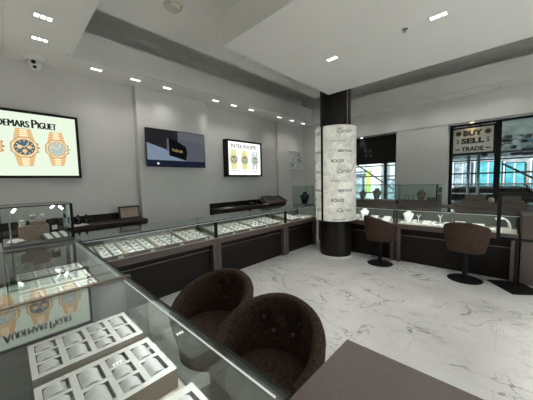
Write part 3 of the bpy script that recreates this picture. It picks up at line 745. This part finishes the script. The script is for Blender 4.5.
# ------------------------------------------------------------------ tall glass box contents
ZB = 1.035
t = thing('ring_display_block', 'stepped beige wooden display block inside the tall glass box', 'display stand', (-3.66, .19, ZB))
b = MB(); b.box(-.06, .07, -.12, .12, 0, .155, 'wood'); b.build('lower_block', t, bevel=.004)
b = MB(); b.box(-.06, .05, -.03, .10, .155, .20, 'wood'); b.build('upper_block', t, bevel=.004)
def cuff(loc, rz, lb):
    t = thing('watch', lb, 'watch', loc, rz, 'watches on the wooden block')
    b = MB(); n = 14; vs = []
    for i in range(n+1):
        a = R(-60+300*i/n)
        for (r, y) in ((.026, -.012), (.026, .012), (.023, .012), (.023, -.012)): vs.append((r*math.cos(a), y, .026+r*math.sin(a)))
    fs = [(i*4+j, (i+1)*4+j, (i+1)*4+(j+1) % 4, i*4+(j+1) % 4) for i in range(n) for j in range(4)]
    b.add(vs, fs, 'pad'); b.build('strap', t, smooth=True)
    d = MB(); d.tube((.022, 0, .030), (.034, 0, .032), .017, 'steel', 14); d.build('case', t); t.scale = (1.35, 1.35, 1.35)
    return t
cuff((-3.62, .10, ZB+.155), .2, 'left pale watch on top of the beige block in the tall glass box')
cuff((-3.66, .19, ZB+.20), -.1, 'topmost pale watch on the beige block in the tall glass box')
cuff((-3.66, .262, ZB+.20), .4, 'right pale watch on top of the beige block in the tall glass box')
def cushion(loc, rz, s, lb):
    b = MB(); n = 8; vs = []; fs = []
    for k, sg in ((0, 1), (1, -1)):
        for i in range(n+1):
            for j in range(n+1):
                u, v = i/n*2-1, j/n*2-1
                vs.append((u*s*(1-.08*v*v), v*s*(1-.08*u*u), .022+sg*.022*((1-u**4)*(1-v**4))**.6))
    N_ = (n+1)**2
    for k in (0, 1):
        for i in range(n):
            for j in range(n):
                a = k*N_+i*(n+1)+j; q = (a, a+n+1, a+n+2, a+1); fs.append(q if k == 0 else q[::-1])
    b.add(vs, fs, 'pad'); o = b.build('jewelry_cushion', None, loc, rz, smooth=True, fixn=False); tag(o, lb, 'cushion', 'small white cushions'); return o
cushion((-3.52, .045, ZB), .5, .055, 'small white cushion left of the beige block in the tall glass box')
cushion((-3.66, .385, ZB), .3, .055, 'small white cushion right of the beige block in the tall glass box')
t = thing('bracelet_ramp', 'white and grey striped bracelet ramp right of the beige block in the tall glass box', 'bracelet display', (-3.535, .365, ZB), R(10)); t.scale = (1.15, 1.15, 1.1)
MB().prism([(-.07, 0), (.07, 0), (.07, .012), (-.07, .05)], lambda u, v, d: (u, d, v), -.10, .09, 'greydeck').build('ramp', t)
for i in range(3):
    MB().prism([(-.068, .051), (.068, .0135), (.068, .0185), (-.068, .056)], lambda u, v, d: (u, d, v), -.085+.06*i, -.05+.06*i, 'pad').build('bar', t)
t = thing('watch_stand', 'small black upright watch holder behind the striped ramp in the tall glass box', 'watch stand', (-3.80, .37, ZB), R(15)); t.scale = (1.25, 1.25, 1.3)
MB().box(-.03, .03, -.03, .03, 0, .02, 'black').build('foot', t); MB().box(-.012, .012, -.03, .03, .02, .15, 'blackgloss').build('back', t, bevel=.003)
MB().box(.012, .014, -.02, .02, .05, .09, 'pad').build('card', t)

# ------------------------------------------------------------------ jewellery in the window counter
ZD = .745
def bust(name_label, loc, m, s, rz=0):
    t = thing('necklace_bust', name_label, 'jewellery bust', loc, rz, 'necklace busts'); bust_parts(t, m, s); 
    n = MB(); k = 14
    pts = [Vector((s*.062*math.sin(a), -s*(.033+.006*math.cos(a)), s*(.165-.075*math.cos(a)*(abs(math.cos(a))**.5)))) for a in [R(-75+150*i/k) for i in range(k+1)]]
    for i in range(k): n.tube(pts[i], pts[i+1], .004, 'steel' if m == 'pad' else 'gold', 6)
    n.build('necklace', t); return t
bust('white necklace bust in the showcase behind the stool by the column', (-2.17, 5.36, ZD), 'pad', 1.0)
bust('white necklace bust right of the dark post in the window showcase', (-1.32, 5.38, ZD), 'pad', 1.0)
bust('brown necklace bust nearest the column in the left raised glass box', (-2.47, 6.0, ZT+.09), 'brownleather', .95)
bust('brown necklace bust second from column in the left raised glass box', (-2.14, 6.0, ZT+.09), 'brownleather', 1.12)
bust('brown necklace bust in the raised glass box before the white wall panel', (-1.24, 6.0, ZT+.09), 'brownleather', .95)
def tstand(loc, lb, m='pad', h=.13):
    t = thing('earring_stand', lb, 'earring stand', loc, 0, 'earring stands')
    MB().lathe([(.03, 0), (.03, .008), (.008, .014)], m, n=14).build('foot', t); MB().tube((0, 0, .01), (0, 0, h*.75), .006, m, 8).build('stem', t)
    y = MB(); y.tube((0, 0, h*.72), (-.03, 0, h), .006, m, 8); y.tube((0, 0, h*.72), (.03, 0, h), .006, m, 8); y.build('fork', t); return t
tstand((-1.14, 5.36, ZD), 'white forked earring stand right of the white bust in the window showcase', h=.16)
tstand((-.80, 5.36, ZD), 'white forked earring stand left of the right-hand stool in the window showcase', h=.18)
tstand((-1.54, 6.0, ZT+.09), 'leftmost forked stand in the middle raised glass box', 'brownleather')
tstand((-1.47, 6.0, ZT+.09), 'second forked stand in the middle raised glass box', 'brownleather')
tstand((-1.38, 6.0, ZT+.09), 'third forked stand left of the brown bust in the middle raised glass box', 'brownleather')
for i, x in enumerate((-1.10, -1.02)):
    tag(MB().box(-.035, .035, -.03, .03, 0, .075, 'brownleather').build('jewelry_box', None, (x, 6.0, ZT+.09), .1, bevel=.004), ['left', 'right'][i]+' small brown box beside brown bust in the middle raised glass box', 'box', 'small brown boxes')
def wedge(loc, w, lb, m='pad', h=.05, d=.07):
    o = MB().prism([(-d, 0), (d, 0), (d, h), (-d, h*.3)], lambda u, v, q: (q, u, v), -w/2, w/2, m).build('ring_wedge', None, loc, 0, bevel=.006)
    return tag(o, lb, 'ring display', 'white ring wedges')
places = ['left of the white bust behind the near stool', 'just right of the white bust behind the near stool', 'farther right behind the near stool, by the dark post',
          'nearest the white bust in the window showcase', 'between the forked stands, first from left', 'between the forked stands, second from left', 'between the forked stands, third from left', 'right of the second forked stand', 'hidden partly by the right stool, left side', 'hidden partly by the right stool, right side']
for x, w, lb in zip((-2.34, -1.98, -1.72, -1.22, -1.05, -.98, -.90, -.70, -.52, -.28), (.12, .16, .14, .07, .06, .07, .06, .1, .14, .16), places):
    wedge((x, 5.40, ZD), w, 'white ring wedge '+lb, h=random.choice((.05, .065, .08)))
for i, x in enumerate((-2.3, -1.95, -1.70, -1.36, -1.16, -.98, -.80, -.45)):
    tag(MB().box(-.065, .065, -.05, .05, 0, .02, 'pad').build('display_card', None, (x, 5.25, ZD), .05*(i % 3-1), bevel=.004),
        ['first', 'second', 'third', 'fourth', 'fifth', 'sixth', 'seventh', 'eighth'][i]+' small flat white card from the column at the front of the window showcases', 'display card', 'flat white cards')
t = thing('bracelet_display', 'curved cream bracelet display by the right end of the window showcase', 'bracelet display', (.05, 5.42, ZD), R(10)); t.scale = (1.35, 1.2, 1.35)
b = MB(); n = 12; vs = []
for i in range(n+1):
    a = R(-20+150*i/n)
    for (r, y) in ((.10, -.06), (.10, .06), (.085, .06), (.085, -.06)): vs.append((-.04+r*math.cos(a)*.8, y, .04+r*math.sin(a)*1.1))
b.add(vs, [(i*4+j, (i+1)*4+j, (i+1)*4+(j+1) % 4, i*4+(j+1) % 4) for i in range(n) for j in range(4)]+[(0, 1, 2, 3), tuple(n*4+k for k in (3, 2, 1, 0))], 'pad'); b.build('curved_pad', t, smooth=True)
MB().box(-.10, .08, -.07, .07, 0, .02, 'linen').build('base', t)
tag(MB().box(-.07, .07, -.05, .05, 0, .03, 'pad').build('display_card', None, (-.06, 5.24, ZD), 0, bevel=.005), 'white flat card in front of the curved cream bracelet display', 'display card', 'flat white cards')
# tiered ring blocks in the window box
def ring_block(loc, W, lb, nr):
    t = thing('ring_block', lb, 'ring display', loc, 0, 'tiered brown ring blocks')
    MB().box(-W/2-.04, W/2+.04, -.10, .10, 0, .045, 'brownleather').build('lower_tier', t, bevel=.004)
    b = MB(); b.box(-W/2, W/2, -.02, .10, .045, .15, 'brownleather'); b.build('upper_tier', t, bevel=.004)
    for i in range(nr):
        q = MB(); q.lathe([(.008, 0), (.010, .008), (.005, .014)], 'chrome', (-W/2+.03+(W-.06)*i/(nr-1), -.025, .10), 8); q.build('ring', t)
    q = MB(); q.lathe([(.010, 0), (.012, .008), (.005, .018)], 'chrome', (0, -.09, .045), 8); q.build('ring', t)
    return t
ring_block((-.37, 6.02, ZT+.09), .30, 'left tiered brown ring block with a row of rings before the black framed window', 8)
ring_block((.10, 6.02, ZT+.09), .26, 'right tiered brown ring block near the black framed stand', 5)
t = thing('watch_cushion', 'white pillow with watch between the two tiered ring blocks', 'cushion', (-.145, 6.02, ZT+.09))
MB().sphere((0, 0, .05), .045, 'pad', 14, 10, 1.1).build('pillow', t, smooth=True)
MB().tube((0, -.05, .055), (0, -.04, .055), .02, 'steel', 14).build('watch_case', t)

# ------------------------------------------------------------------ chairs
def make_chair():
    t = thing('swivel_chair', 'x', 'chair', (0, 0, 0), 0, 'brown tufted barrel chairs')
    # back centre at +y; seat faces -y
    n = 56; A = R(128); vs = []; fs = []
    btn = [(-.52, .775), (0, .785), (.52, .775), (-.27, .69), (.27, .69)]
    def ztop(a):
        k = abs(a)/A
        return .905-.185*(k**1.7)
    def tuft(a, z):
        d = 0
        for (ba, bz) in btn:
            rr = ((a-ba)*.22)**2+(z-bz)**2
            d += .024*math.exp(-rr/(2*.020**2))
        return d
    prof_n = 26
    for i in range(n+1):
        a = -A+2*A*i/n; zt = ztop(a)
        ro = .275; ri = .215
        endk = max(0, (abs(a)/A-.9)/.1)
        row = []
        zb = .455
        for k in range(8):                      # outer, bottom to top
            u = k/7; z = zb+(zt-.03-zb)*u; row.append((ro-.055*(1-u)**1.6, z))
        for k in range(1, 6):                   # rolled rim
            th = PI*k/6; row.append(((ro+ri)/2+(ro-ri)/2*math.cos(th), zt-.03+.03*math.sin(th)))
        for k in range(13):                     # inner, top to seat
            u = k/12; z = zt-.03-(zt-.03-.53)*u; row.append((ri-.012*math.sin(PI*u)+tuft(a, z), z))
        for (r, z) in row:
            vs.append((r*math.sin(a), r*math.cos(a), z))
    K = 26
    for i in range(n):
        for k in range(K-1): fs.append((i*K+k, (i+1)*K+k, (i+1)*K+k+1, i*K+k+1))
    fs += [tuple(range(K)), tuple(n*K+k for k in range(K-1, -1, -1))]
    b = MB(); b.add(vs, fs, 'fabric'); b.build('backrest', t, smooth=True)
    for (a, z) in btn:
        r = .215+.008-.008
        q = MB(); q.sphere((r*math.sin(a), r*math.cos(a), z), .012, 'button', 10, 8); q.build('button', t, smooth=True)
    MB().lathe([(.18, .45), (.212, .46), (.218, .50), (.216, .565), (.20, .592), (.15, .602), (.07, .606), (.001, .607)], 'fabric', n=40).build('seat', t, smooth=True)
    MB().lathe([(.19, .435), (.215, .44), (.215, .456)], 'black', n=32).build('seat_plate', t, smooth=True)
    MB().lathe([(.03, .03), (.03, .30), (.022, .30), (.022, .435)], 'black', n=20).build('pedestal', t, smooth=True)
    MB().lathe([(.21, 0), (.212, .006), (.19, .016), (.06, .026), (.03, .04)], 'black', n=44).build('base_disc', t, smooth=True)
    return t
ch = make_chair()
for c_ in ch.children: c_.scale = (1.06, 1.06, 1.03)
def place(o, x, y, facing, lb):
    o.location = (x, y, 0); o.rotation_euler = (0, 0, facing); o['label'] = lb
place(ch, -.84, .86, R(18), 'brown tufted barrel chair nearest the camera, beside the taupe desk')
dup(ch, (-1.43, .93, 0), R(12), 'brown tufted barrel chair farther left at the foreground showcase')
dup(ch, (-1.65, 4.82, 0), R(140), 'brown barrel swivel stool beside the column, back turned to the left')
dup(ch, (-.39, 4.87, 0), R(176), 'brown barrel swivel stool seen from behind at the window showcase')

# ------------------------------------------------------------------ black framed stand
t = thing('floor_stand', 'black floor stand holding a clear framed panel at right edge', 'stand', (.17, 4.93, 0), 0)
b = MB(); b.box(-.24, .24, -.20, .20, 0, .018, 'black'); b.build('base_plate', t, rz=R(-55), bevel=.004)
MB().box(-.022, .022, -.015, .015, .018, .68, 'black').build('post', t)
f = MB(); W = .22; f.box(-W, -W+.045, -.015, .015, .68, 1.36, 'black'); f.box(W-.045, W, -.015, .015, .68, 1.36, 'black'); f.box(-W+.045, W-.045, -.015, .015, .68, .72, 'black'); f.box(-W+.045, W-.045, -.015, .015, 1.315, 1.36, 'black'); f.build('frame', t, bevel=.003)
MB().box(-W+.045, W-.045, -.004, .004, .72, 1.315, 'glass').build('clear_panel', t)

# ------------------------------------------------------------------ window dressing
t = thing('hanging_sign', 'black framed grey buy sell trade sign hanging in the right window', 'sign', (-.535, 7.36, 2.42))
f = MB(); w_, h_ = .39, .315
f.box(-w_, w_, -.012, .012, -h_, -h_+.04, 'black'); f.box(-w_, w_, -.012, .012, h_-.04, h_, 'black'); f.box(-w_, -w_+.04, -.012, .012, -h_+.03, h_-.03, 'black'); f.box(w_-.04, w_, -.012, .012, -h_+.03, h_-.03, 'black')
f.build('frame', t, bevel=.003)
sm = pmat('sign_board', (.46, .48, .46), .5); sb = pmat('sign_brown', (.10, .06, .035), .5)
p = MB(); p.box(-w_+.03, w_-.03, -.005, .005, -h_+.03, h_-.03, sm)
fn = lambda u, v: (u, -.0062, v)
put_text(p, 'BUY', fn, -.17, .17, .10, .23, 'ink', .055); put_text(p, 'SELL', fn, -.205, .205, -.07, .055, 'ink', .055); put_text(p, 'TRADE', fn, -.195, .195, -.235, -.14, 'ink', .045)
put_text(p, '$', fn, -.29, -.235, -.07, .05, 'ink', 0); put_text(p, '$', fn, .235, .29, -.07, .05, 'ink', 0)
for sx in (-1, 1):
    p.poly([(sx*.255+.055*math.cos(PI*i/6), -.0061, .17+.055*math.sin(PI*i/6)) for i in range(12)], sb)
    p.poly([(sx*.255+.030*math.cos(PI*i/3), -.0064, .17+.030*math.sin(PI*i/3)) for i in range(6)], 'ink')
    p.poly([(sx*.21, -.0061, -.185), (sx*.25, -.0061, -.165), (sx*.275, -.0061, -.185), (sx*.31, -.0061, -.17), (sx*.30, -.0061, -.20), (sx*.26, -.0061, -.205)], 'ink')
p.build('board', t, fixn=False)
c = MB(); c.tube((-.3, 0, h_), (-.3, 0, .388), .003, 'steel', 6); c.tube((.3, 0, h_), (.3, 0, .388), .003, 'steel', 6); c.build('hanging_wire', t)
t = thing('dark_valance', 'wide black panel covering the upper part of the left window', 'window panel', (-2.84, 7.38, 0))
MB().box(-.77, .775, -.02, .02, 2.03, 2.80, 'black').build('panel', t)
p = MB(); vm = pmat('faint_print', (.05, .045, .04), .6)
for (x, z) in ((-.12, 2.42), (.02, 2.40), (-.10, 2.28), (.03, 2.27)):
    p.poly([(x+.035*math.cos(PI*i/5), -.0205, z+.045*math.sin(PI*i/5)) for i in range(10)], vm)
p.build('faded_print', t, fixn=False)

# ------------------------------------------------------------------ street outside
struct(MB().box(4.2, 16, -12, 7.65, -.16, -.06, pmat('bounce_pavement', (.66, .65, .62), .8, noise=.06, nscale=4)).build('floor_pavement'))  # unseen; made pale to bounce daylight up at the ceiling
struct(MB().box(-40, 40, 7.65, 11, -.16, -.06, pmat('sidewalk', (.42, .42, .41), .8, noise=.08, nscale=4)).build('floor_pavement'))
struct(MB().box(-40, 40, 11, 40, -.2, -.12, pmat('asphalt', (.10, .10, .105), .8, noise=.1, nscale=6)).build('floor_street'))
bw = pmat('pale_facade', (.33, .36, .37), .6, noise=.25, nscale=6); tq = pmat('turquoise_glass', (.16, .50, .56), .25, noise=.5, nscale=5, col2=(.05, .34, .42)); tq2 = pmat('pale_blue_glass', (.46, .55, .60), .3, noise=.5, nscale=7, col2=(.16, .24, .30))
dg = pmat('dark_green_facade', (.07, .09, .08), .6, noise=.6, nscale=4, col2=(.02, .03, .026)); df = pmat('dark_frame', (.04, .06, .065), .4)
t = thing('street_building', 'pale building with turquoise windows across the street behind the right window', 'building', (0, 15, -.12))
MB().box(-3.3, 9, 0, 1, 0, 2.62, bw).build('wall', t)
u = MB(); u.box(-3.3, 9, -.05, 1, 2.62, 9, dg); u.build('upper_floor', t)
for i, (x0, x1, z0, z1, m) in enumerate(((-2.3, -1.85, .4, 2.35, tq2), (-1.72, -1.10, .4, 2.35, tq2), (-.93, -.07, .4, 2.35, tq), (.05, .62, .4, 2.25, tq), (.85, 1.7, .4, 2.3, tq), (1.95, 2.9, .4, 2.3, tq))):
    w = MB(); w.box(x0-.04, x1+.04, -.04, 0, z0-.04, z1+.04, df); o = w.build('window', t)
    MB().box(x0, x1, -.06, -.04, z0, z1, m).build('pane', o)
    MB().box((x0+x1)/2-.025, (x0+x1)/2+.025, -.08, -.06, z0, z1, 'white').build('mullion', o); MB().box(x0-.07, x0-.02, -.10, -.04, z0, z1+.1, 'white').build('jamb', o)
t2 = thing('street_building', 'white storefront with tall pillar across the street behind the left window', 'building', (0, 15, -.12))
MB().box(-14, -3.4, 0, 1, 0, 9, pmat('storefront_white', (.60, .66, .66), .6)).build('wall', t2)
MB().box(-5.5, -5.0, -.4, 0, 0, 3.2, pmat('pillar_white', (.85, .87, .86), .6)).build('pillar', t2)
for (x0, x1, z0, z1) in ((-8.6, -6.1, .4, 1.9), (-4.9, -3.7, .3, 1.7), (-7.4, -5.55, 1.95, 2.2)):
    w = MB(); w.box(x0, x1, -.05, 0, z0, z1, df); o = w.build('window', t2)
    MB().box(x0+.08, x1-.08, -.07, -.05, z0+.08, z1-.08, tq2).build('pane', o)
bn = thing('street_banner', 'lime green vertical banner seen through the left window', 'banner', (-5.15, 13.2, -.12))
MB().box(-.10, .10, -.01, .01, .95, 2.2, pmat('lime_cloth', (.55, .72, .10), .6)).build('cloth', bn); MB().tube((-.115, 0, 0), (-.115, 0, 2.35), .02, 'steel').build('pole', bn)
# sidewalk shed scaffolding
sc = thing('scaffold', 'steel pipe scaffold with diagonal braces on the pavement outside the windows', 'scaffold', (0, 9.2, -.06))
pm = pmat('scaffold_pipe', (.10, .125, .13), .5, .2)
for x in (-4.6, -3.02, -2.66, -1.25, -.74, -.52, .60, .86, 2.2, 3.6): MB().tube((x, 0, 0), (x, 0, 3.3), .035, pm).build('post', sc)
for z in (.92, 1.17, 1.45, 1.75, 2.12, 2.30): MB().tube((-6, .04, z), (5, .04, z), .022, pm).build('ledger', sc)
for (a, b_) in (((-4.1, 0, 2.26), (-2.62, 0, 1.22)), ((-.05, 0, 2.0), (.95, 0, 1.3)), ((-1.25, 0, 3.2), (-.62, 0, 2.4))): MB().tube(a, b_, .026, pm).build('brace', sc)
MB().box(-8, 6, -.9, 1.6, 3.3, 3.42, pmat('shed_deck', (.20, .23, .23), .7)).build('deck', sc)
for k in range(7): MB().box(-8, 6, -.85+.38*k, -.78+.38*k, 3.2, 3.3, 'white').build('joist', sc)
nt_ = MB(); random.seed(3); nm = [pmat('net_pale', (.62, .68, .70), .7), pmat('net_blue', (.25, .36, .42), .7), pmat('net_dark', (.05, .07, .075), .7)]
for x in range(-16, 26):
    for k in range(6):
        a = x*.22+random.uniform(-.1, .1); z = 2.26+.115*k+random.uniform(-.04, .04)
        nt_.box(a, a+random.uniform(.08, .30), 1.40+.03*k, 1.43+.03*k, z, z+random.uniform(.03, .11), random.choice(nm))
nt_.build('netting', sc)
# parked car
car = thing('car', 'grey car parked outside the right window', 'car', (-.1, 11.6, -.12))
body = [(-2.1, .25), (2.1, .25), (2.15, .62), (1.95, .80), (1.25, .88), (.72, 1.34), (.45, 1.40), (-.9, 1.40), (-1.2, 1.34), (-1.75, .92), (-2.1, .82)]
MB().prism(body, lambda u, v, d: (u, d, v), -.8, .8, pmat('car_paint', (.20, .22, .23), .2, .3)).build('body', car, bevel=.06)
MB().prism([(-1.5, .93), (1.08, .93), (.66, 1.32), (-1.12, 1.32)], lambda u, v, d: (u, d, v), -.815, .815, 'blackgloss').build('side_window', car)
for x in (-1.35, 1.35):
    MB().tube((x, -.82, .32), (x, -.6, .32), .32, 'black', 24).build('wheel', car); MB().tube((x, .6, .32), (x, .82, .32), .32, 'black', 24).build('wheel', car)

# ------------------------------------------------------------------ world, camera, view
wd = bpy.data.worlds.new('overcast'); bpy.context.scene.world = wd; wd.use_nodes = True
bg = wd.node_tree.nodes['Background']; bg.inputs[0].default_value = (.80, .90, 1.0, 1); bg.inputs[1].default_value = 1.7

sl = bpy.data.lights.new('sun', 'SUN'); sl.energy = 8; sl.angle = R(1); sl.color = (1, .95, .87)
so = bpy.data.objects.new('sun', sl); C.objects.link(so); so.rotation_euler = Vector((.38, .42, -.82)).to_track_quat('-Z', 'Y').to_euler()
cam = bpy.data.cameras.new('camera'); co = bpy.data.objects.new('camera', cam); C.objects.link(co)
cam.sensor_width = 36; cam.lens = 36*248.8/533; cam.clip_start = .02; cam.clip_end = 200
yaw, pit, rol = R(-43.6), R(-4.25), R(-1.35)
fw = Vector((math.sin(yaw)*math.cos(pit), math.cos(yaw)*math.cos(pit), math.sin(pit)))
rt = Vector((math.cos(yaw), -math.sin(yaw), 0)); up = rt.cross(fw)
r2 = rt*math.cos(rol)+up*math.sin(rol); u2 = -rt*math.sin(rol)+up*math.cos(rol)
mt = Matrix((r2, u2, -fw)).transposed().to_4x4(); mt.translation = (0, 0, 1.6); co.matrix_world = mt
sc_ = bpy.context.scene; sc_.camera = co
sc_.view_settings.view_transform = 'Standard'; sc_.view_settings.look = 'None'; sc_.view_settings.exposure = .33; sc_.view_settings.gamma = 1
sc_.view_settings.use_curve_mapping = False
cy = sc_.cycles
cy.max_bounces = 12; cy.diffuse_bounces = 8; cy.glossy_bounces = 5; cy.transparent_max_bounces = 32; cy.transmission_bounces = 8
cy.caustics_reflective = False; cy.caustics_refractive = False; cy.sample_clamp_indirect = 4
cy.use_denoising = True
